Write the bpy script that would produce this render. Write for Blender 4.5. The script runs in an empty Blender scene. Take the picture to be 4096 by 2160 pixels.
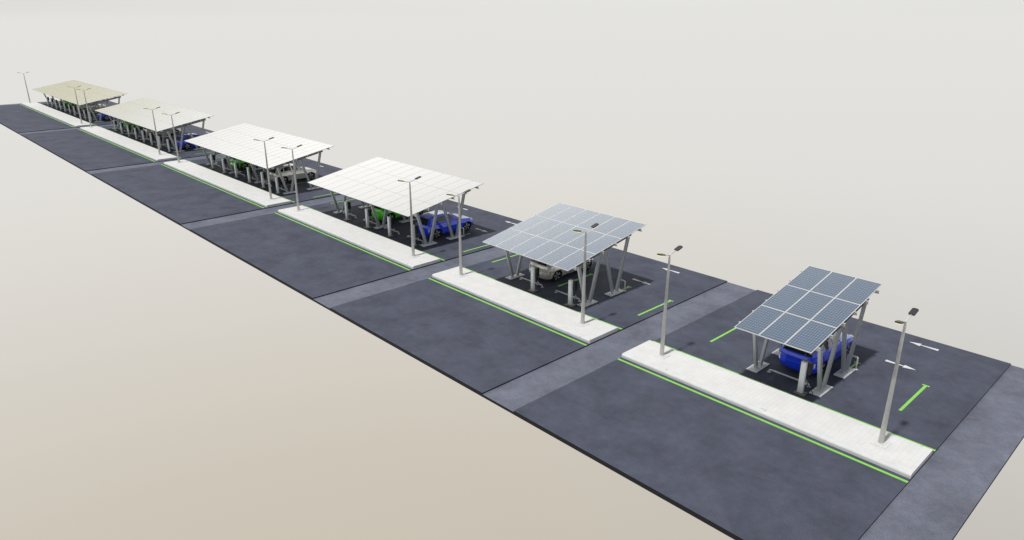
import bpy, bmesh, math, random
from math import sin, cos, pi, radians, atan2, sqrt
from mathutils import Vector, Matrix
random.seed(4)
scene = bpy.context.scene
C = scene.collection

# ------------------------------------------------------------------ materials
def new_mat(name):
    m = bpy.data.materials.new(name); m.use_nodes = True
    nt = m.node_tree; b = nt.nodes['Principled BSDF']
    return m, nt, b

def N(nt, t, **kw):
    n = nt.nodes.new(t)
    for k, v in kw.items():
        if k.startswith('i_'):
            key = k[2:]
            n.inputs[int(key) if key.isdigit() else key.replace('_', ' ')].default_value = v
        else: setattr(n, k, v)
    return n

def ramp(nt, stops):
    r = nt.nodes.new('ShaderNodeValToRGB'); e = r.color_ramp.elements
    while len(e) < len(stops): e.new(0.5)
    for i, (p, c) in enumerate(stops): e[i].position = p; e[i].color = (*c, 1)
    return r

def mixc(nt, a, b, fac, blend='MIX'):
    m = nt.nodes.new('ShaderNodeMix'); m.data_type = 'RGBA'; m.blend_type = blend
    for sock, v in ((m.inputs[0], fac), (m.inputs[6], a), (m.inputs[7], b)):
        if hasattr(v, 'links'): nt.links.new(v, sock)
        elif isinstance(v, (tuple, list)): sock.default_value = (*v, 1) if len(v) == 3 else v
        else: sock.default_value = v
    return m.outputs[2]

def pos(nt, scale=(1, 1, 1)):
    g = nt.nodes.new('ShaderNodeNewGeometry'); mp = nt.nodes.new('ShaderNodeMapping')
    mp.inputs['Scale'].default_value = scale
    nt.links.new(g.outputs['Position'], mp.inputs[0]); return mp.outputs[0]

def objc(nt, scale=(1, 1, 1)):
    g = nt.nodes.new('ShaderNodeTexCoord'); mp = nt.nodes.new('ShaderNodeMapping')
    mp.inputs['Scale'].default_value = scale
    nt.links.new(g.outputs['Object'], mp.inputs[0]); return mp.outputs[0]

def noise(nt, vec, scale, detail=4, rough=.55):
    n = N(nt, 'ShaderNodeTexNoise'); n.inputs['Scale'].default_value = scale
    n.inputs['Detail'].default_value = detail; n.inputs['Roughness'].default_value = rough
    nt.links.new(vec, n.inputs['Vector']); return n.outputs['Fac']

def simple(name, col, rough=.5, metal=0., coat=0., spec=.5, var=.12, vscale=6., emit=None, estr=0.):
    m, nt, b = new_mat(name)
    v = objc(nt); f = noise(nt, v, vscale, 5)
    r = ramp(nt, [(.3, tuple(c * (1 - var) for c in col)), (.7, tuple(min(1, c * (1 + var)) for c in col))])
    nt.links.new(f, r.inputs[0]); nt.links.new(r.outputs[0], b.inputs['Base Color'])
    b.inputs['Roughness'].default_value = rough; b.inputs['Metallic'].default_value = metal
    b.inputs['Coat Weight'].default_value = coat; b.inputs['Coat Roughness'].default_value = .04
    b.inputs['Specular IOR Level'].default_value = spec
    if emit: b.inputs['Emission Color'].default_value = (*emit, 1); b.inputs['Emission Strength'].default_value = estr
    return m

def asphalt(name, base, rough=.8):
    m, nt, b = new_mat(name)
    v = pos(nt)
    big = noise(nt, v, .55, 6, .62); fine = noise(nt, v, 26, 3, .7); mid = noise(nt, v, 2.6, 5, .6)
    r1 = ramp(nt, [(.30, tuple(c * .74 for c in base)), (.50, base), (.70, tuple(c * 1.22 for c in base))])
    nt.links.new(big, r1.inputs[0])
    r2 = ramp(nt, [(.3, (.76, .76, .76)), (.7, (1.22, 1.22, 1.25))]); nt.links.new(fine, r2.inputs[0])
    r3 = ramp(nt, [(.30, (.90, .90, .90)), (.70, (1.09, 1.09, 1.09))]); nt.links.new(mid, r3.inputs[0])
    c = mixc(nt, r1.outputs[0], r2.outputs[0], 1., 'MULTIPLY'); c = mixc(nt, c, r3.outputs[0], 1., 'MULTIPLY')
    br = noise(nt, pos(nt, (1.7, 1.7, 1)), 1.9, 3); rb = ramp(nt, [(.57, (0, 0, 0)), (.72, (.45, .45, .45))]); nt.links.new(br, rb.inputs[0])
    c = mixc(nt, c, (base[0] * 1.35, base[1] * .98, base[2] * .78), rb.outputs[0])
    nt.links.new(c, b.inputs['Base Color'])
    b.inputs['Roughness'].default_value = rough; b.inputs['Specular IOR Level'].default_value = .2
    bp = N(nt, 'ShaderNodeBump'); bp.inputs['Strength'].default_value = .25; bp.inputs['Distance'].default_value = .01
    nt.links.new(fine, bp.inputs['Height']); nt.links.new(bp.outputs[0], b.inputs['Normal'])
    return m

ASPH = asphalt('asphalt_dark', (.076, .085, .118))
ASPL = asphalt('asphalt_light', (.150, .163, .208))
def side_mat():
    m, nt, b = new_mat('asphalt_side')
    f = noise(nt, pos(nt), 5, 4); r = ramp(nt, [(.3, (.006, .006, .008)), (.7, (.010, .010, .013))])
    nt.links.new(f, r.inputs[0]); nt.links.new(r.outputs[0], b.inputs['Base Color'])
    b.inputs['Roughness'].default_value = .9; return m
ASPS = side_mat()

def paver_mat():
    m, nt, b = new_mat('pale_pavers')
    g = nt.nodes.new('ShaderNodeNewGeometry'); s = nt.nodes.new('ShaderNodeSeparateXYZ'); nt.links.new(g.outputs['Position'], s.inputs[0])
    cb = nt.nodes.new('ShaderNodeCombineXYZ'); nt.links.new(s.outputs['Y'], cb.inputs['X'])
    # joints run across the pavement; on the end face the courses are counted by height
    ad = N(nt, 'ShaderNodeMath', operation='ADD'); nt.links.new(s.outputs['X'], ad.inputs[0])
    mz = N(nt, 'ShaderNodeMath', operation='MULTIPLY'); mz.inputs[1].default_value = 1.6; nt.links.new(s.outputs['Z'], mz.inputs[0]); nt.links.new(mz.outputs[0], ad.inputs[1])
    nt.links.new(ad.outputs[0], cb.inputs['Y'])
    bt = N(nt, 'ShaderNodeTexBrick'); bt.offset = .5; bt.squash = 1
    bt.inputs['Scale'].default_value = 1; bt.inputs['Brick Width'].default_value = .17; bt.inputs['Row Height'].default_value = .2
    bt.inputs['Mortar Size'].default_value = .006; bt.inputs['Mortar Smooth'].default_value = .3
    bt.inputs['Color1'].default_value = (.755, .76, .76, 1); bt.inputs['Color2'].default_value = (.735, .74, .738, 1); bt.inputs['Mortar'].default_value = (.62, .61, .585, 1)
    nt.links.new(cb.outputs[0], bt.inputs['Vector'])
    f = noise(nt, pos(nt), 1.6, 5); r = ramp(nt, [(.3, (.93, .93, .93)), (.7, (1.02, 1.02, 1.02))]); nt.links.new(f, r.inputs[0])
    c = mixc(nt, bt.outputs['Color'], r.outputs[0], 1., 'MULTIPLY'); nt.links.new(c, b.inputs['Base Color'])
    b.inputs['Roughness'].default_value = .85; return m
PAVER = paver_mat()

def kerb_mat():
    m, nt, b = new_mat('pale_concrete_kerb')
    f = noise(nt, pos(nt), 3.2, 6); r = ramp(nt, [(.3, (.66, .67, .67)), (.7, (.74, .75, .75))]); nt.links.new(f, r.inputs[0])
    v = N(nt, 'ShaderNodeTexVoronoi', feature='F1'); v.inputs['Scale'].default_value = 1.5; nt.links.new(pos(nt), v.inputs['Vector'])
    rv = ramp(nt, [(.07, (.72, .72, .72)), (.12, (1, 1, 1))]); nt.links.new(v.outputs['Distance'], rv.inputs[0])
    c = mixc(nt, r.outputs[0], rv.outputs[0], 1., 'MULTIPLY'); nt.links.new(c, b.inputs['Base Color'])
    b.inputs['Roughness'].default_value = .8; return m
KERB = kerb_mat()

def paint(name, col):
    m, nt, b = new_mat(name)
    f = noise(nt, pos(nt), 7, 6, .7); r = ramp(nt, [(.25, tuple(c * .82 for c in col)), (.65, col)]); nt.links.new(f, r.inputs[0])
    nt.links.new(r.outputs[0], b.inputs['Base Color']); b.inputs['Roughness'].default_value = .6; return m
GREENP = paint('green_road_paint', (.27, .68, .10))
WHITEP = paint('white_road_paint', (.74, .75, .78))

def galv_mat():
    m, nt, b = new_mat('galvanised_steel')
    f = noise(nt, objc(nt, (9, 9, 1.2)), 5, 5, .65); r = ramp(nt, [(.3, (.46, .48, .48)), (.7, (.62, .645, .645))]); nt.links.new(f, r.inputs[0])
    nt.links.new(r.outputs[0], b.inputs['Base Color']); b.inputs['Roughness'].default_value = .48; b.inputs['Metallic'].default_value = .35
    return m
GALV = galv_mat()
RAFT = simple('rafter_steel', (.26, .265, .265), .5, .4)
ALU = simple('pale_aluminium', (.62, .62, .60), .4, .25, var=.05)
FRAME = simple('panel_frame', (.80, .80, .79), .3, .1, var=.03)
FRAMEP = simple('panel_frame_glossy', (.24, .25, .26), .22, .0, coat=1., var=.03); FRAMEP.node_tree.nodes['Principled BSDF'].inputs['Coat IOR'].default_value = 2.2
BACKS = simple('panel_backsheet', (.09, .10, .11), .6)
CONC = simple('pale_footing_concrete', (.86, .87, .87), .75, var=.05, vscale=8)
PLATE = simple('footing_plate', (.80, .81, .81), .5, .1, var=.06)
TUBE = simple('light_grey_tube', (.72, .72, .71), .4, .15, var=.06)
LAMPARM = simple('lamp_arm_white', (.70, .70, .70), .4, .1, var=.04)
POLE = simple('lamp_pole_steel', (.55, .545, .52), .42, .35, var=.1, vscale=9)
HEAD = simple('lamp_head_grey', (.04, .042, .047), .45, .1)
LED = simple('lamp_led', (.8, .75, .2), .5, emit=(1., .95, .06), estr=1.3, var=.02)
CHCOL = simple('charger_silver', (.84, .87, .87), .35, .1, var=.04)
CHBOX = simple('charger_black', (.012, .011, .010), .35)
CHBASE = simple('charger_base_brown', (.22, .20, .175), .5, .1)
CABLE = simple('black_cable', (.012, .012, .012), .6)
TYRE = simple('tyre_rubber', (.012, .012, .012), .8)
ARCH = simple('wheel_arch_black', (.01, .01, .01), .9)
RIMD = simple('rim_dark', (.022, .020, .018), .4, .3)
SPOKB = simple('spoke_bronze', (.16, .115, .08), .3, .8)
SPOKS = simple('spoke_silver', (.75, .76, .78), .3, .6)
GLASS = simple('car_glass', (.008, .009, .010), .06, coat=1., var=.02)
LIGHTW = simple('car_lamp_white', (.85, .86, .88), .2, coat=.6, var=.02)
TRIM = simple('car_trim_black', (.02, .02, .02), .5)
def shiny(m):
    m.node_tree.nodes['Principled BSDF'].inputs['Coat IOR'].default_value = 1.75; return m
CARP = {'blue': shiny(simple('car_paint_blue', (.008, .062, .92), .30, .1, 1., var=.03)),
        'silver': shiny(simple('car_paint_silver', (.88, .85, .77), .22, .45, 1., var=.03)),
        'green': shiny(simple('car_paint_green', (.10, .86, .008), .30, .1, 1., var=.03))}

def cell_mat(name, fine):
    m, nt, b = new_mat(name)
    tc = nt.nodes.new('ShaderNodeTexCoord'); s = nt.nodes.new('ShaderNodeSeparateXYZ'); nt.links.new(tc.outputs['Object'], s.inputs[0])
    def M(op, a, bb=None):
        n = N(nt, 'ShaderNodeMath', operation=op)
        for i, v in enumerate((a, bb)):
            if v is None: continue
            if hasattr(v, 'links'): nt.links.new(v, n.inputs[i])
            else: n.inputs[i].default_value = v
        return n.outputs[0]
    def line(src, pitch, w):
        f = M('FRACT', M('ADD', M('DIVIDE', src, pitch), 100.5)); d = M('ABSOLUTE', M('SUBTRACT', f, .5))
        return d, M('LESS_THAN', d, w)
    dx, gx = line(s.outputs['X'], 1.10 / 10, .06); dy, gy = line(s.outputs['Y'], 2.22 / 12, .042)
    g = M('MAXIMUM', gx, gy)
    dia = M('LESS_THAN', M('ADD', M('MULTIPLY', dx, 1.0), M('MULTIPLY', dy, 1.65)), .20)
    _, bx = line(M('ADD', s.outputs['X'], 1.10 / 20), 1.10 / 10, .05)
    _, by = line(M('ADD', s.outputs['Y'], 2.22 / 24), 2.22 / 12, .035)
    oi = nt.nodes.new('ShaderNodeObjectInfo')
    rr = ramp(nt, [(0, (.060, .115, .205)), (1, (.072, .132, .228))]); nt.links.new(oi.outputs['Random'], rr.inputs[0])
    c = mixc(nt, rr.outputs[0], (.16, .20, .24), M('MULTIPLY', M('MAXIMUM', bx, by), .65))
    c = mixc(nt, c, (.27, .31, .35), g)
    c = mixc(nt, c, (.44, .48, .52), dia)
    if not fine:                                        # far canopies: pale tone replaces the cell grid, standing in for distance and glare
        c = mixc(nt, (.225, .235, .245), (.25, .26, .27), M('MULTIPLY', gy, 1.))
    nt.links.new(c, b.inputs['Base Color'])
    b.inputs['Roughness'].default_value = .22; b.inputs['IOR'].default_value = 1.5
    b.inputs['Coat Weight'].default_value = 1.; b.inputs['Coat Roughness'].default_value = .08; b.inputs['Coat IOR'].default_value = 2.2
    return m
CELL = cell_mat('solar_cells', True); CELLP = cell_mat('solar_cells_pale', False)

# ------------------------------------------------------------------ mesh helpers
class MB:
    def __init__(s): s.v = []; s.f = []; s.m = []
    def add(s, vs, fs, mi=0):
        o = len(s.v); s.v += [tuple(x) for x in vs]; s.f += [tuple(i + o for i in f) for f in fs]; s.m += [mi] * len(fs); return s
    def box(s, x0, x1, y0, y1, z0, z1, mi=0):
        return s.add([(x0, y0, z0), (x1, y0, z0), (x1, y1, z0), (x0, y1, z0), (x0, y0, z1), (x1, y0, z1), (x1, y1, z1), (x0, y1, z1)],
                     [(0, 3, 2, 1), (4, 5, 6, 7), (0, 1, 5, 4), (1, 2, 6, 5), (2, 3, 7, 6), (3, 0, 4, 7)], mi)
    def prism(s, poly, p0, p1, ax, ay, mi=0):          # polygon (2-D) swept from p0 to p1, axes ax, ay
        n = len(poly); p0, p1, ax, ay = map(Vector, (p0, p1, ax, ay))
        vs = [p0 + ax * a + ay * b for a, b in poly] + [p1 + ax * a + ay * b for a, b in poly]
        return s.add(vs, [tuple(range(n))[::-1], tuple(range(n, 2 * n))] + [(i, (i + 1) % n, n + (i + 1) % n, n + i) for i in range(n)], mi)
    def tube(s, pts, r, n=10, mi=0, cap=True):
        pts = [Vector(p) for p in pts]; rs = r if isinstance(r, (list, tuple)) else [r] * len(pts); rings = []
        up = None
        for i, p in enumerate(pts):
            t = (pts[min(i + 1, len(pts) - 1)] - pts[max(i - 1, 0)]).normalized()
            if up is None:
                up = Vector((0, 0, 1)) if abs(t.z) < .9 else Vector((1, 0, 0))
            a = (up - t * up.dot(t)).normalized(); up = a; b = t.cross(a)
            rings.append([p + (a * cos(2 * pi * k / n) + b * sin(2 * pi * k / n)) * rs[i] for k in range(n)])
        vs = [v for rg in rings for v in rg]; fs = []
        for i in range(len(pts) - 1):
            for k in range(n): fs.append((i * n + k, i * n + (k + 1) % n, (i + 1) * n + (k + 1) % n, (i + 1) * n + k))
        if cap: fs += [tuple(range(n))[::-1], tuple(range((len(pts) - 1) * n, len(pts) * n))]
        return s.add(vs, fs, mi)
    def build(s, name, mats, parent=None, bevel=0, smooth=False, loc=None):
        me = bpy.data.meshes.new(name); me.from_pydata(s.v, [], s.f)
        for m in (mats if isinstance(mats, (list, tuple)) else [mats]): me.materials.append(m)
        me.polygons.foreach_set('material_index', s.m)
        bm = bmesh.new(); bm.from_mesh(me); bmesh.ops.recalc_face_normals(bm, faces=bm.faces)
        if bevel: bmesh.ops.bevel(bm, geom=[e for e in bm.edges], offset=bevel, segments=2, profile=.5, affect='EDGES', clamp_overlap=True)
        bm.to_mesh(me); bm.free()
        if smooth: me.polygons.foreach_set('use_smooth', [True] * len(me.polygons))
        me.update()
        o = bpy.data.objects.new(name, me); C.objects.link(o)
        if parent: o.parent = parent
        if loc: o.location = loc
        return o

def beam_profile(w, d, t=.014):                        # H section: flanges of width w, d apart
    a, b = w / 2, d / 2
    return [(-a, -b), (a, -b), (a, -b + t), (t / 2, -b + t), (t / 2, b - t), (a, b - t), (a, b), (-a, b), (-a, b - t), (-t / 2, b - t), (-t / 2, -b + t), (-a, -b + t)]

def tag(o, label=None, cat=None, group=None, kind=None):
    if label: o['label'] = label
    if cat: o['category'] = cat
    if group: o['group'] = group
    if kind: o['kind'] = kind
    return o

def empty(name, loc=(0, 0, 0), rz=0):
    o = bpy.data.objects.new(name, None); C.objects.link(o); o.location = loc; o.rotation_euler = (0, 0, rz)
    o.empty_display_size = .3; return o

def copy_tree(o, parent=None):
    c = o.copy(); C.objects.link(c); c.parent = parent
    for ch in list(o.children): copy_tree(ch, c)
    return c

def arc(c, r, a0, a1, n, ax, ay):
    c, ax, ay = Vector(c), Vector(ax), Vector(ay)
    return [c + ax * (r * cos(a0 + (a1 - a0) * i / n)) + ay * (r * sin(a0 + (a1 - a0) * i / n)) for i in range(n + 1)]

# ------------------------------------------------------------------ layout (x runs along the row, y away from it)
MOD = [  # slab x0, slab x1, station centre, stalls, panel columns, lamps x (left, right)
    (-10.172, 2.84, -3.67, 1, 3, (-8.73, 1.316)),
    (-25.178, -12.175, -18.70, 2, 6, (-23.79, -13.743)),
    (-46.16, -27.157, -36.70, 4, 12, (-44.88, -28.811)),
    (-73.217, -48.168, -60.72, 6, 17, (-72.02, -49.89)),
    (-107.12, -75.22, -91.70, 8, 22, (-106.25, -78.03)),
    (-146.10, -109.115, -127.80, 10, 27, (-145.45, -111.14))]
WHICH = ['nearest carport', 'second nearest carport', 'third nearest carport', 'fourth nearest carport', 'second farthest carport', 'farthest carport']
ORD = ['first', 'second', 'third', 'fourth', 'fifth', 'sixth', 'seventh', 'eighth', 'ninth', 'tenth', 'eleventh', 'twelfth']
Y0, Y1 = 0., 20.

# ------------------------------------------------------------------ setting
def slab(name, x0, x1, zt, mat):
    m = MB(); m.box(x0, x1, Y0, Y1, -.195, zt, 1)
    m.m[1] = 0
    o = m.build(name, [mat, ASPS]); tag(o, kind='structure'); return o

def flat(name, polys, mat, z=.004):
    m = MB()
    for p in polys:
        n = len(p); m.add([(x, y, z) for x, y in p], [tuple(range(n))])
    o = m.build(name, mat); tag(o, kind='structure'); return o

def rect(x0, x1, y0, y1): return [(x0, y0), (x1, y0), (x1, y1), (x0, y1)]

for k, (x0, x1, cx, ns, nc, lamps) in enumerate(MOD):
    slab('parking_lot', x0, x1, 0, ASPH)
    nx = MOD[k - 1][0] if k else x1 + 2.01
    slab('driveway', x1 + .002, nx - .002, -.065, ASPL)
    # pavement strip with kerb
    e = .012
    m = MB(); m.box(x0 + e, x1 - e, 7.46, 9.24, .002, .197); pv = m.build('pavement', PAVER); tag(pv, kind='structure')
    m = MB()
    m.prism([(7.11, .002), (7.46, .002), (7.46, .1975), (7.205, .1975), (7.14, .165), (7.11, .12)], (x0 + e, 0, 0), (x1 - e, 0, 0), (0, 1, 0), (0, 0, 1))
    kb = m.build('kerb', KERB); tag(kb, kind='structure')
    m = MB(); m.prism([(9.24, .002), (9.33, .002), (9.33, .17), (9.31, .1975), (9.24, .1975)], (x0 + e, 0, 0), (x1 - e, 0, 0), (0, 1, 0), (0, 0, 1))
    kb2 = m.build('kerb', KERB); tag(kb2, kind='structure')
    # green lines
    polys = [rect(x0, x1, 6.795, 6.925), rect(x0, x1, 9.60, 9.725)]
    xl = cx + ns * 1.5
    lines = [cx + ns * 1.5 + 3 - 3 * j for j in range(ns + 3)]
    for lx in lines:
        at_post = abs(lx - cx) < ns * 1.5 + .1 and (ns == 1 or round((cx + ns * 1.5 - lx) / 3) % 2 == 0)
        polys.append(rect(lx - .06, lx + .06, 14.02 if at_post else 11.73, 14.742)); polys.append(rect(lx - .15, lx + .15, 14.742, 14.85))
    flat('green_line', polys, GREENP)
    # arrows
    if ns == 1: ax = [cx + 3.0]
    elif ns == 2: ax = [cx + 3, cx - 3]
    else: ax = [cx + ns * 1.5, cx, cx - ns * 1.5]
    for a in ax:
        for yc, s in ((19.025, -1), (16.03, 1)):
            pts = [(-.68, -.105), (-.68, .105), (.13, .035), (.13, .17), (.68, 0), (.13, -.17), (.13, -.035)]
            flat('arrow_marking', [[(a + s * px, yc + s * py) for px, py in pts]], WHITEP, .005)
# drive strip beyond the last lot
slab('driveway', -148.1, MOD[-1][0] - .002, -.065, ASPL)

# ------------------------------------------------------------------ carports
ZF, YF, YB, ZB = 2.68, 8.72, 15.46, 3.885
TH = atan2(ZB - ZF, YB - YF)
def roofz(y): return ZF + (y - YF) * math.tan(TH)
PX, PY = 1.157, (YB - YF) / cos(TH) / 3

panel_me = None
def panel_proto(frame_m, cell_m, gx, gy):
    root = MB(); w, l = PX - gx, PY - gy
    # tray: frame ring as walls and lip, backsheet underneath
    root.box(-w / 2 + .02, w / 2 - .02, -l / 2 + .02, l / 2 - .02, -.03, -.012, 0)
    p = root.build('solar_panel', BACKS)
    fr = MB(); t = .024
    fr.box(-w / 2, w / 2, -l / 2, -l / 2 + t, -.04, 0); fr.box(-w / 2, w / 2, l / 2 - t, l / 2, -.04, 0)
    fr.box(-w / 2, -w / 2 + t, -l / 2 + t, l / 2 - t, -.04, 0); fr.box(w / 2 - t, w / 2, -l / 2 + t, l / 2 - t, -.04, 0)
    fr.build('frame', frame_m, p)
    ce = MB(); ce.box(-w / 2 + t, w / 2 - t, -l / 2 + t, l / 2 - t, -.011, -.004); ce.build('cell_sheet', cell_m, p)
    return p

pprotos = [panel_proto(FRAME, CELL, .014, .02), panel_proto(FRAMEP, CELLP, .004, .005)]; fresh = [True, True]
def post(parent, x, ya, yb, z0=.065):
    m = MB(); d = Vector((0, yb - ya, roofz(yb) - .33 - z0)); n = d.normalized()
    m.prism(beam_profile(.125, .19), (0, 0, 0), d, (1, 0, 0), Vector((1, 0, 0)).cross(n) * -1)
    return m.build('post', GALV, parent, loc=(x, ya, z0))

CARTXT = ['nine bluish panels over one blue car', 'eighteen grey panels over one silver car', 'white glaring roof over a green and a blue car',
          'white glaring roof over a green and a silver car', 'long pale roof over blue, silver and green cars', 'long beige roof at the far end of the row']
for k, (x0, x1, cx, ns, nc, lamps) in enumerate(MOD):
    root = empty('solar_carport', (cx, 12.1, 0))
    tag(root, '%s, %s' % (WHICH[k], CARTXT[k]), 'carport', 'solar carports along the row')
    oy = 12.1; w = nc * PX
    for i in range(nc):
        for j in range(3):
            kind = 0 if k < 2 else 1
            if fresh[kind]: p = pprotos[kind]; fresh[kind] = False
            else: p = copy_tree(pprotos[kind])
            s = (j + .5) * PY
            p.parent = root; p.location = (-w / 2 + (i + .5) * PX, YF + s * cos(TH) - oy, ZF + s * sin(TH)); p.rotation_euler = (TH, 0, 0)
    for yp in (9.30, 10.42, 11.55, 12.66, 13.78, 14.90):
        m = MB(); z = .078
        m.prism([(-.03, z), (.035, z), (.035, z - .012), (-.018, z - .012), (-.018, -z + .012), (-.018 + .055, -z + .012), (.037, -z), (-.03, -z)],
                (-w / 2 - .10, 0, 0), (w / 2 + .10, 0, 0), (0, cos(TH), sin(TH)), (0, -sin(TH), cos(TH)))
        m.build('purlin', ALU, root, loc=(0, yp - oy, roofz(yp) - .125))
    if ns == 1: lines = [cx - 1.5, cx + 1.5]
    else: lines = [cx + ns * 1.5 - 6 * j for j in range(ns // 2 + 1)]
    for lx in lines:
        X = lx - cx
        m = MB(); m.prism(beam_profile(.125, .23), (0, 9.25 - oy, roofz(9.25) - .325), (0, 14.66 - oy, roofz(14.66) - .325), (1, 0, 0), (0, -sin(TH), cos(TH)))
        m.build('rafter', RAFT, root, loc=(X, 0, 0))
        for yc, ya, yb in ((10.98, (10.79, 11.18), (10.10, 11.95)), (13.38, (13.20, 13.58), (12.36, 14.40))):
            f = MB(); f.box(-.255, .255, -.615, .615, 0, .045); f.build('footing', CONC, root, bevel=.006, loc=(X, yc - oy, .001))
            f = MB(); f.box(-.165, .165, -.47, .47, 0, .02); f.build('foot_plate', PLATE, root, loc=(X, yc - oy, .047))
            for a, b in zip(ya, yb):
                pm = MB(); z0 = .067
                d = Vector((0, b - a, roofz(b) - .445 - z0)); n = d.normalized(); side = Vector((0, n.z, -n.y))
                pm.prism(beam_profile(.125, .19), (0, 0, 0), d, (1, 0, 0), side); pm.build('post', GALV, root, loc=(X, a - oy, z0))

# ------------------------------------------------------------------ small things: chargers, wheel stops, hoops, lamps
def make_charger():
    r = empty('charging_post')
    m = MB(); m.box(-.25, .25, -.22, .22, 0, .035); m.build('base_plate', CHBASE, r, bevel=.004, loc=(0, 0, .003))
    m = MB(); m.box(-.115, .115, -.055, .09, 0, 1.465); m.build('column', CHCOL, r, bevel=.008, loc=(-.02, 0, .038))
    m = MB(); m.box(-.23, .23, 0, .20, .90, 1.47); m.build('charger_box', CHBOX, r, bevel=.012, loc=(0, .105, 0))
    cb = MB()
    pts = [Vector((.10, .22, .905)), Vector((.11, .24, .6)), Vector((.19, .30, .25)), Vector((.33, .36, .09)), Vector((.42, .30, .05)), Vector((.40, .12, .035)), Vector((.25, .04, .05))]
    def cr(p, n=6):
        out = []
        q = [p[0]] + p + [p[-1]]
        for i in range(1, len(q) - 2):
            for j in range(n):
                t = j / n; a, b, c_, d = q[i - 1], q[i], q[i + 1], q[i + 2]
                out.append(.5 * ((2 * b) + (c_ - a) * t + (2 * a - 5 * b + 4 * c_ - d) * t * t + (3 * b - a - 3 * c_ + d) * t ** 3))
        out.append(p[-1]); return out
    cb.tube(cr(pts), .013, 6)
    cb.tube(cr([Vector((.04, .24, .905)), Vector((.03, .27, .72)), Vector((.03, .32, .60)), Vector((.05, .36, .53))]), .011, 6)
    cb.build('cable', CABLE, r, smooth=True)
    pg = MB(); pg.tube([(.045, .345, .55), (.07, .37, .47), (.085, .38, .38), (.075, .37, .31)], [.020, .028, .026, .022], 8)
    pg.tube([(.085, .38, .38), (.03, .36, .33), (.0, .35, .28)], [.024, .032, .034], 8)
    pg.build('plug', LAMPARM, r, smooth=True)
    return r
def make_stop():
    r = empty('wheel_stop')
    m = MB(); L = .94; h = .135; rr = .08
    pts = [(-L, 0, .01)] + arc((-L + rr, 0, h - rr + .0), rr, pi, pi / 2, 5, (1, 0, 0), (0, 0, 1)) + arc((L - rr, 0, h - rr), rr, pi / 2, 0, 5, (1, 0, 0), (0, 0, 1)) + [(L, 0, .01)]
    m.tube(pts, .038, 10); m.build('rail', TUBE, r, smooth=True)
    for s in (-1, 1):
        m = MB(); m.tube([(s * L, 0, .004), (s * L, 0, .018)], .085, 16); m.build('flange', TUBE, r)
    return r
def make_hoop():
    r = empty('hoop_guard')
    m = MB(); L = .23; h = .62; rr = .06
    pts = [(-L, 0, .01), (-L, 0, .3)] + arc((-L + rr, 0, h - rr), rr, pi, pi / 2, 5, (1, 0, 0), (0, 0, 1)) + arc((L - rr, 0, h - rr), rr, pi / 2, 0, 5, (1, 0, 0), (0, 0, 1)) + [(L, 0, .3), (L, 0, .01)]
    m.tube(pts, .042, 10); m.build('rail', TUBE, r, smooth=True)
    for s in (-1, 1):
        m = MB(); m.tube([(s * L, 0, .004), (s * L, 0, .02)], .088, 16); m.build('flange', TUBE, r)
    return r
def make_lamp():
    r = empty('street_lamp')
    m = MB(); m.box(-.29, .29, -.29, .29, 0, .022); m.build('base_plate', KERB, r, loc=(0, 0, 0))
    m = MB(); m.box(-.16, .16, -.16, .16, 0, .02); m.build('foot_plate', LAMPARM, r, loc=(0, 0, .023))
    m = MB(); m.tube([(0, 0, .043), (0, 0, 4.93), (0, 0, 4.95)], [.105, .050, .042], 8); m.tube([(0, 0, 4.94), (0, 0, 5.06)], .034, 8); m.build('pole', POLE, r)
    for s in (1, -1):
        t = radians(13.5); dy, dz = cos(t) * s, sin(t)
        a = MB(); a.tube([(0, 0, 5.04), (0, dy * .07, 5.065 + dz * .03), (0, dy * .60, 5.065 + dz * .60)], .026, 8); a.build('arm', LAMPARM, r, smooth=True)
        h = MB(); L, W = .44, .225
        out = [(-W / 2, .03), (-W / 2 + .035, 0), (W / 2 - .035, 0), (W / 2, .03), (W / 2, L - .05), (W / 2 - .05, L), (-W / 2 + .05, L), (-W / 2, L - .05)]
        h.prism(out, (0, 0, -.03), (0, 0, .03), (1, 0, 0), (0, 1, 0))
        ho = h.build('lamp_head', HEAD, r, bevel=.008)
        ho.location = (0, dy * .47, 5.075 + dz * .47); ho.rotation_euler = (t, 0, 0) if s > 0 else (t, 0, pi)
        if s < 0: ho.rotation_euler = (t, 0, pi)
        l = MB()
        for q in range(5): l.box(-.085, .085, .05 + q * .072, .100 + q * .072, -.048, -.031)
        l.build('led_module', LED, ho)
    return r
lampP, chP, stP, hoP = make_lamp(), make_charger(), make_stop(), make_hoop()
used = set()
def place(proto, loc, label, cat, group):
    o = proto if proto.name not in used else copy_tree(proto)
    used.add(proto.name); used.add(o.name)
    o.location = loc; tag(o, label, cat, group); return o

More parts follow.
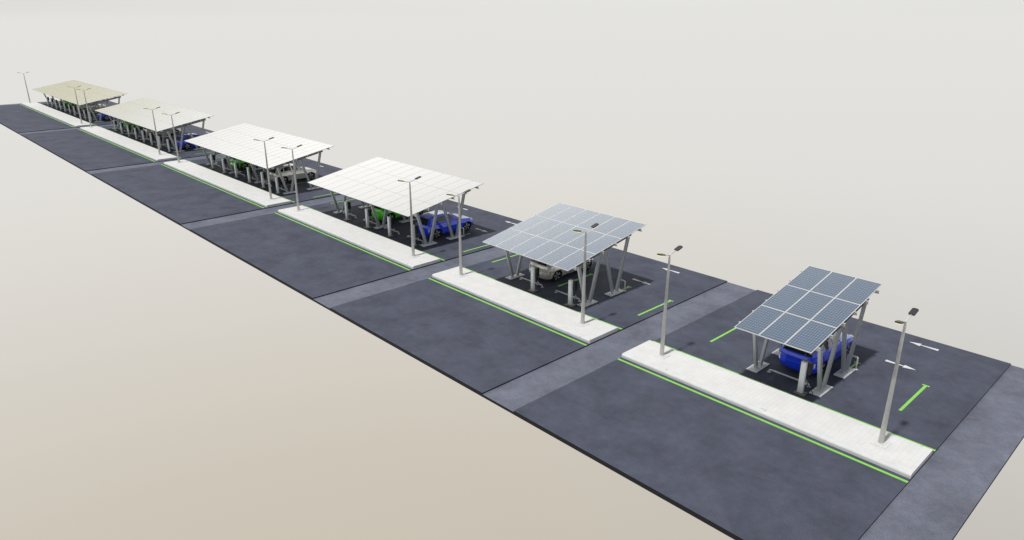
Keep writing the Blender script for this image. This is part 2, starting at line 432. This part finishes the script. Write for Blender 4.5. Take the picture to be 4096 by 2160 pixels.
for k, (x0, x1, cx, ns, nc, lamps) in enumerate(MOD):
    W = WHICH[k]
    for e, lx in zip(('left', 'right'), lamps):
        place(lampP, (lx, 8.335, .199), 'grey street lamp, %s end of pavement by %s' % (e, W), 'street lamp', 'twin-headed street lamps')
    xr = cx + ns * 1.5
    for j in range(ns):
        lx = xr - 3 * j
        bay = 'only bay' if ns == 1 else '%s bay from right' % ORD[j]
        place(chP, (lx - .515, 10.085, 0), 'silver charging post, black box, %s, %s' % (bay, W), 'charging post', 'charging posts at the bays')
        place(stP, (lx - 1.465, 10.9, 0), 'low grey wheel stop, %s, under %s' % (bay, W), 'wheel stop', 'tube wheel stops in the bays')
    lines = [cx + 1.5, cx - 1.5] if ns == 1 else [xr - 6 * j for j in range(ns // 2 + 1)]
    for j, lx in enumerate(lines):
        nm = '%s rear footing from right' % ORD[j]
        place(hoP, (lx, 14.06, 0), 'grey hoop guard, %s, %s' % (nm, W), 'guard rail', 'hoop guards behind the rear posts')

# ------------------------------------------------------------------ cars
def ztop(y):
    P = [(0, 1.06), (.4, 1.10), (1.6, 1.12), (3.0, 1.09), (3.3, 1.06), (4.0, .96), (4.45, .82), (4.7, .76)]
    for (a, za), (b, zb) in zip(P, P[1:]):
        if y <= b: return za + (zb - za) * max(0, (y - a)) / (b - a)
    return P[-1][1]
YR, YN, AX1, AX2 = 0.0, 4.52, .87, 3.68
def ring(hw, yr, yf, s, dz=0., bulge=.0):
    half = [(0, yr - .03), (.50, yr - .01), (.80, yr + .07), (.955, yr + .26), (1.0, .62), (1.0, AX1 + .45), (.985, 1.9), (.985, 2.7), (1.0, AX2 - .45), (1.0, 3.98), (.93, yf - .26), (.72, yf - .07), (.40, yf - .0), (0, yf + .02)]
    out = []
    for fx, y in half: out.append((fx * hw, y))
    pts = out + [(-x, y) for x, y in out[-2:0:-1]]
    return [(x, y, .24 + s * (ztop(y) - .24) + dz) for x, y in pts]
def make_car(col):
    r = empty('parked_car')
    paint_m = CARP[col]
    rings = [ring(.85, .10, 4.40, 0.), ring(.905, .03, 4.50, .10), ring(.94, -.03, 4.54, .34), ring(.945, -.03, 4.545, .395), ring(.945, .085, 4.53, .455),
             ring(.97, .075, 4.48, .62), ring(.94, .06, 4.43, .80), ring(.90, .11, 4.34, .965), ring(.86, .18, 4.22, 1.)]
    m = MB(); n = len(rings[0]); vs = [p for rg in rings for p in rg]
    fs = []
    for i in range(len(rings) - 1):
        for q in range(n): fs.append((i * n + q, i * n + (q + 1) % n, (i + 1) * n + (q + 1) % n, (i + 1) * n + q))
    fs.append(tuple(range(n))[::-1])
    # crowned top: inner ring
    top = rings[-1]; inner = [(x * .55, 2.2 + (y - 2.2) * .93, ztop(y) + .03) for x, y, z in top]
    base = len(rings) * n; vs += inner
    t0 = (len(rings) - 1) * n
    for q in range(n): fs.append((t0 + q, t0 + (q + 1) % n, base + (q + 1) % n, base + q))
    hN = n // 2
    for q in range(hN):
        a, b = q, q + 1; c_, d = (n - q - 1) % n, (n - q) % n
        if q == 0: fs.append((base + 0, base + 1, base + n - 1))
        elif q == hN - 1: fs.append((base + q, base + hN, base + n - q))
        else: fs.append((base + a, base + b, base + c_, base + d))
    m.add(vs, fs)
    body = m.build('body', [paint_m, ARCH], r)
    # wheel arches cut out of the body
    cut = MB()
    for ya in (AX1, AX2):
        for s in (-1, 1): cut.tube([(s * .62, ya, .355), (s * 1.2, ya, .355)], .425, 20)
    co = cut.build('cutter', [ARCH, ARCH])
    for poly in co.data.polygons: poly.material_index = 1
    mod = body.modifiers.new('b', 'BOOLEAN'); mod.operation = 'DIFFERENCE'; mod.object = co; mod.solver = 'EXACT'
    dg = bpy.context.evaluated_depsgraph_get(); me = bpy.data.meshes.new_from_object(body.evaluated_get(dg))
    body.modifiers.clear(); body.data = me; bpy.data.objects.remove(co, do_unlink=True)
    for poly in me.polygons:
        c_ = poly.center
        for ya in (AX1, AX2):
            if abs(c_.x) < .995 and (c_.y - ya) ** 2 + (c_.z - .355) ** 2 < .427 ** 2 and abs(c_.x) > .60 and (abs(poly.normal.x) < .2 or abs(c_.x) < .64): poly.material_index = 1
    # cabin: belt outline to roof outline
    B = [(.08, .70), (.30, .80), (1.0, .835), (2.0, .835), (2.75, .82), (3.15, .74)]       # y, half width at belt
    Rf = [(.40, .57), (.60, .62), (1.1, .65), (1.75, .66), (2.15, .64), (2.32, .60)]
    def zr(y): return 1.675 - .105 * ((y - 1.6) / 1.2) ** 2 if y < 2.2 else 1.61
    cabin = MB(); vs = []
    for (yb, wb), (yr_, wr) in zip(B, Rf):
        zb = ztop(yb) + .005; zz = zr(yr_)
        vs += [(wb, yb, zb), (wr, yr_, zz - .03), (wr * .72, yr_, zz), (-wr * .72, yr_, zz), (-wr, yr_, zz - .03), (-wb, yb, zb)]
    fs = []
    for i in range(len(B) - 1):
        for q in range(5): fs.append((i * 6 + q, (i + 1) * 6 + q, (i + 1) * 6 + q + 1, i * 6 + q + 1))
    fs += [(0, 1, 2, 3, 4, 5), tuple(30 + q for q in (5, 4, 3, 2, 1, 0))]
    cabin.add(vs, fs); cabin.build('cabin', paint_m, r)
    # spoiler lip over the rear window
    sp = MB(); sp.add([(.53, .28, 1.565), (-.53, .28, 1.565), (-.57, .66, 1.612), (.57, .66, 1.612), (.53, .28, 1.54), (-.53, .28, 1.54), (-.57, .60, 1.56), (.57, .60, 1.56)],
                      [(0, 1, 2, 3), (4, 7, 6, 5), (0, 4, 5, 1), (1, 5, 6, 2), (2, 6, 7, 3), (3, 7, 4, 0)]); sp.build('spoiler', paint_m, r)
    def ip(T, y):
        for (a, wa), (b, wb) in zip(T, T[1:]):
            if y <= b: return wa + (wb - wa) * max(0, min(1, (y - a) / (b - a)))
        return T[-1][1]
    def side(u, t):                                     # u index along B/Rf, t 0..1 belt to roof
        i = min(int(u), len(B) - 2); f = u - i
        yb = B[i][0] * (1 - f) + B[i + 1][0] * f; wb = B[i][1] * (1 - f) + B[i + 1][1] * f
        yr_ = Rf[i][0] * (1 - f) + Rf[i + 1][0] * f; wr = Rf[i][1] * (1 - f) + Rf[i + 1][1] * f
        zb = ztop(yb); zz = (zr(Rf[i][0]) * (1 - f) + zr(Rf[i + 1][0]) * f) - .03
        return Vector((wb * (1 - t) + wr * t + .010, yb * (1 - t) + yr_ * t, zb * (1 - t) + zz * t + .004))
    wins = [('rear_side_window', [(1.15, .14), (1.55, .12), (1.78, .12), (1.86, .80), (1.6, .72)]),
            ('side_window', [(1.93, .12), (2.3, .12), (2.78, .12), (2.82, .86), (2.4, .86), (2.02, .84)]),
            ('side_window', [(2.93, .12), (3.5, .12), (4.45, .12), (4.3, .62), (3.9, .84), (3.4, .87), (2.97, .87)])]
    for nm, q in wins:
        for s in (1, -1):
            pp = [side(u, t) for u, t in q]; pp = [Vector((p.x * s, p.y, p.z)) for p in pp]
            back = [Vector((p.x - s * .02, p.y, p.z)) for p in pp]; w_ = MB(); nn = len(pp)
            w_.add(pp + back, [tuple(range(nn)), tuple(range(nn, 2 * nn))[::-1]] + [(i, (i + 1) % nn, nn + (i + 1) % nn, nn + i) for i in range(nn)])
            w_.build(nm, GLASS, r)
    # rear window and windshield on the end faces of the cabin
    def endglass(nm, yb, zb, yt, zt, wb, wt, off):
        w_ = MB(); d = Vector((0, off * .02, .012))
        P = [Vector((wb, yb, zb)), Vector((wt, yt, zt)), Vector((-wt, yt, zt)), Vector((-wb, yb, zb))]
        P = [p + Vector((0, off * .012, .006)) for p in P]; Q = [p - d for p in P]
        w_.add(P + Q, [(0, 1, 2, 3), (7, 6, 5, 4)] + [(i, (i + 1) % 4, 4 + (i + 1) % 4, 4 + i) for i in range(4)]); w_.build(nm, GLASS, r)
    endglass('rear_window', .10, 1.10, .375, 1.525, .68, .56, -1)
    endglass('windshield', 3.15 - .07, 1.135, 2.36, 1.575, .69, .56, 1)
    # black glass edge ahead of windshield, lamps, mirrors, sill
    for s in (1, -1):
        h = MB(); h.add([(s * .885, 4.06, .80), (s * .85, 4.27, .76), (s * .64, 4.43, .74), (s * .64, 4.40, .85), (s * .83, 4.24, .88), (s * .885, 4.04, .91),
                         (s * .80, 4.05, .80), (s * .76, 4.2, .76), (s * .6, 4.36, .74), (s * .6, 4.34, .84), (s * .76, 4.16, .87), (s * .80, 4.03, .90)],
                        [(0, 1, 4, 5), (1, 2, 3, 4), (6, 11, 10, 7), (7, 10, 9, 8), (5, 4, 10, 11), (4, 3, 9, 10), (0, 6, 7, 1), (1, 7, 8, 2), (0, 5, 11, 6), (2, 8, 9, 3)])
        h.build('headlight', LIGHTW, r)
        t_ = MB(); t_.prism([(s * .80, .135), (s * .845, .195), (s * .825, .22), (s * .78, .16)], (0, 0, .60), (0, 0, .80), (1, 0, 0), (0, 1, 0)); t_.build('tail_light', LIGHTW, r)
        mi = MB(); mi.add([(s * .86, 2.78, 1.10), (s * .86, 2.90, 1.10), (s * 1.02, 2.86, 1.11), (s * 1.02, 2.78, 1.11), (s * .88, 2.79, 1.20), (s * .88, 2.88, 1.20), (s * 1.01, 2.85, 1.21), (s * 1.01, 2.79, 1.21)],
                          [(0, 1, 2, 3), (4, 7, 6, 5), (0, 4, 5, 1), (1, 5, 6, 2), (2, 6, 7, 3), (3, 7, 4, 0)]); mi.build('mirror', paint_m, r)
    # upper rear ledge light bar
    for ya in (AX1, AX2):
        for s in (1, -1):
            w = empty('wheel', (s * .80, ya, .365)); w.parent = r
            ty = MB(); prof = [(.27, -.10), (.345, -.105), (.365, -.08), (.368, .0), (.365, .08), (.345, .105), (.27, .10)]
            nn = 28; vs = []; fs = []
            for q in range(nn):
                a = 2 * pi * q / nn; vs += [(px, cos(a) * rr, sin(a) * rr) for rr, px in prof]
            L = len(prof)
            for q in range(nn):
                for j in range(L): fs.append((q * L + j, q * L + (j + 1) % L, ((q + 1) % nn) * L + (j + 1) % L, ((q + 1) % nn) * L + j))
            ty.add(vs, fs); ty.build('tyre', TYRE, w)
            ri = MB(); xo = s * .055
            ri.tube([(xo - s * .05, 0, 0), (xo, 0, 0)], .275, 24); 
            ri.tube([(xo, 0, 0), (xo + s * .045, 0, 0)], .05, 10, 1)
            for q in range(5):
                a = 2 * pi * q / 5 + .35
                for da, mi_ in ((-.17, 1), (.17, 2)):
                    c1, c2 = a + da - .15, a + da + .15
                    P = [(xo + s * .045, .045 * cos(c1), .045 * sin(c1)), (xo + s * .028, .27 * cos(a + da - .20), .27 * sin(a + da - .20)), (xo + s * .028, .27 * cos(a + da + .14), .27 * sin(a + da + .14)), (xo + s * .045, .045 * cos(c2), .045 * sin(c2))]
                    Q = [(x - s * .025, y, z) for x, y, z in P]
                    ri.add(P + Q, [(0, 1, 2, 3), (7, 6, 5, 4)] + [(i, (i + 1) % 4, 4 + (i + 1) % 4, 4 + i) for i in range(4)], mi_)
            ri.build('rim', [RIMD, SPOKB, SPOKS], w)
    return r

cars = [(0, 0, 'blue'), (1, 1, 'silver'), (2, 0, 'blue'), (2, 2, 'green'), (3, 1, 'silver'), (3, 4, 'green'), (4, 0, 'blue'), (4, 4, 'silver'), (4, 7, 'green'),
        (5, 0, 'blue'), (5, 4, 'silver'), (5, 7, 'green')]
protos = {c: make_car(c) for c in ('blue', 'silver', 'green')}
for k, j, c in cars:
    x = MOD[k][2] + MOD[k][3] * 1.5 - 1.5 - 3 * j
    place(protos[c], (x, 11.42, 0), '%s faceted hatchback seen from behind, parked under the %s' % (c, WHICH[k]), 'car', 'hatchbacks charging under the carports')

# ------------------------------------------------------------------ camera, sun, sky
cam = bpy.data.cameras.new('camera'); co = bpy.data.objects.new('camera', cam); C.objects.link(co)
cam.lens = 25.; cam.sensor_width = 36.; cam.clip_start = .1; cam.clip_end = 20000
co.location = (8.602, -17.73, 15.632); co.rotation_euler = (radians(70), 0, radians(46.8035))
scene.camera = co

EL = 71.5
LOBE, BAND, WARM, BASE = 1.48, .69, .36, .02
sl = bpy.data.lights.new('sun', 'SUN'); sl.energy = 2.9; sl.angle = radians(2.8); sl.color = (1, .975, .935)
so = bpy.data.objects.new('sun', sl); C.objects.link(so); so.rotation_euler = (radians(90 - EL), 0, 0); so.location = (0, -20, 40)

w = bpy.data.worlds.new('World'); scene.world = w; w.use_nodes = True; nt = w.node_tree
bg = nt.nodes['Background']; sk = nt.nodes.new('ShaderNodeTexSky'); sk.sky_type = 'NISHITA'; sk.sun_disc = False
sk.sun_elevation = radians(EL); sk.sun_rotation = pi; sk.air_density = 1.; sk.dust_density = 1.; sk.ozone_density = 1.
# Background strength is .1, so the hazy parts of the sky below are written ten times their radiance
def wm(op, a, b_=None, c_=None):
    n = nt.nodes.new('ShaderNodeMath'); n.operation = op
    for i, v in enumerate((a, b_, c_)):
        if v is None: continue
        if hasattr(v, 'links'): nt.links.new(v, n.inputs[i])
        else: n.inputs[i].default_value = v
    return n.outputs[0]
tc = nt.nodes.new('ShaderNodeTexCoord'); nz = nt.nodes.new('ShaderNodeVectorMath'); nz.operation = 'NORMALIZE'; nt.links.new(tc.outputs['Generated'], nz.inputs[0])
sp = nt.nodes.new('ShaderNodeSeparateXYZ'); nt.links.new(nz.outputs[0], sp.inputs[0])
hl = wm('SQRT', wm('ADD', wm('SUBTRACT', 1., wm('MULTIPLY', sp.outputs['Z'], sp.outputs['Z'])), .0001))
def gauss(v, c, sg, amp):
    q = wm('DIVIDE', wm('SUBTRACT', v, c), sg); return wm('MULTIPLY', wm('EXPONENT', wm('MULTIPLY', wm('MULTIPLY', q, q), -1.)), amp * 10)
def azim(dx, dy, k):                                    # 1 towards (dx, dy), falling off to the sides
    l_ = sqrt(dx * dx + dy * dy)
    d = wm('DIVIDE', wm('ADD', wm('MULTIPLY', sp.outputs['X'], dx / l_), wm('MULTIPLY', sp.outputs['Y'], dy / l_)), hl)
    return wm('EXPONENT', wm('MULTIPLY', wm('SUBTRACT', d, 1.), k))
lobe = wm('MULTIPLY', gauss(sp.outputs['Z'], .385, .165, LOBE), azim(-.87, .49, 2.2))
band = wm('MULTIPLY', gauss(sp.outputs['Z'], 0., .60, BAND), azim(-.55, .8, .25))
warm = wm('MULTIPLY', gauss(sp.outputs['Z'], .155, .052, WARM), azim(-1., .2, 3.))
def rgbscale(v, col):
    n = nt.nodes.new('ShaderNodeVectorMath'); n.operation = 'SCALE'
    for i, u in ((0, col), ('Scale', v)):
        if hasattr(u, 'links'): nt.links.new(u, n.inputs[i])
        else: n.inputs[i].default_value = u
    return n.outputs[0]
def vadd(a, b_):
    n = nt.nodes.new('ShaderNodeVectorMath'); n.operation = 'ADD'
    for i, v in enumerate((a, b_)):
        if hasattr(v, 'links'): nt.links.new(v, n.inputs[i])
        else: n.inputs[i].default_value = v
    return n.outputs[0]
tot = vadd(vadd(vadd(vadd(rgbscale(.18, sk.outputs[0]), rgbscale(lobe, (1, .965, .895))), rgbscale(band, (1, .995, .972))), rgbscale(warm, (-.24, -.40, -1.05))), tuple(c * 10 * BASE for c in (.98, 1, 1.04)))
# below the horizon the same pale air goes on, warmer the deeper one looks
lo = ramp(nt, [(0., (.775, .768, .745)), (.2, (.760, .740, .702)), (.32, (.708, .680, .632)), (.54, (.620, .570, .490)), (.64, (.598, .545, .458)), (1., (.50, .44, .36))])
nt.links.new(wm('MULTIPLY', sp.outputs['Z'], -1.), lo.inputs[0])
side = nt.nodes.new('ShaderNodeMapRange'); side.interpolation_type = 'SMOOTHSTEP'
nt.links.new(sp.outputs['X'], side.inputs[0]); side.inputs[1].default_value = -.75; side.inputs[2].default_value = .15
cool = rgbscale(wm('MULTIPLY', side.outputs[0], wm('MINIMUM', wm('ABSOLUTE', sp.outputs['Z']), .6)), (-.12, -.055, .03))
low = rgbscale(10., vadd(lo.outputs[0], cool))
up = nt.nodes.new('ShaderNodeMapRange'); up.interpolation_type = 'SMOOTHSTEP'; nt.links.new(sp.outputs['Z'], up.inputs[0]); up.inputs[1].default_value = -.012; up.inputs[2].default_value = .012
nt.links.new(mixc(nt, low, tot, up.outputs[0]), bg.inputs[0]); bg.inputs[1].default_value = .1

scene.view_settings.view_transform = 'Standard'; scene.view_settings.look = 'None'; scene.view_settings.exposure = 0; scene.view_settings.gamma = 1
scene.render.engine = 'CYCLES'
scene.cycles.max_bounces = 6
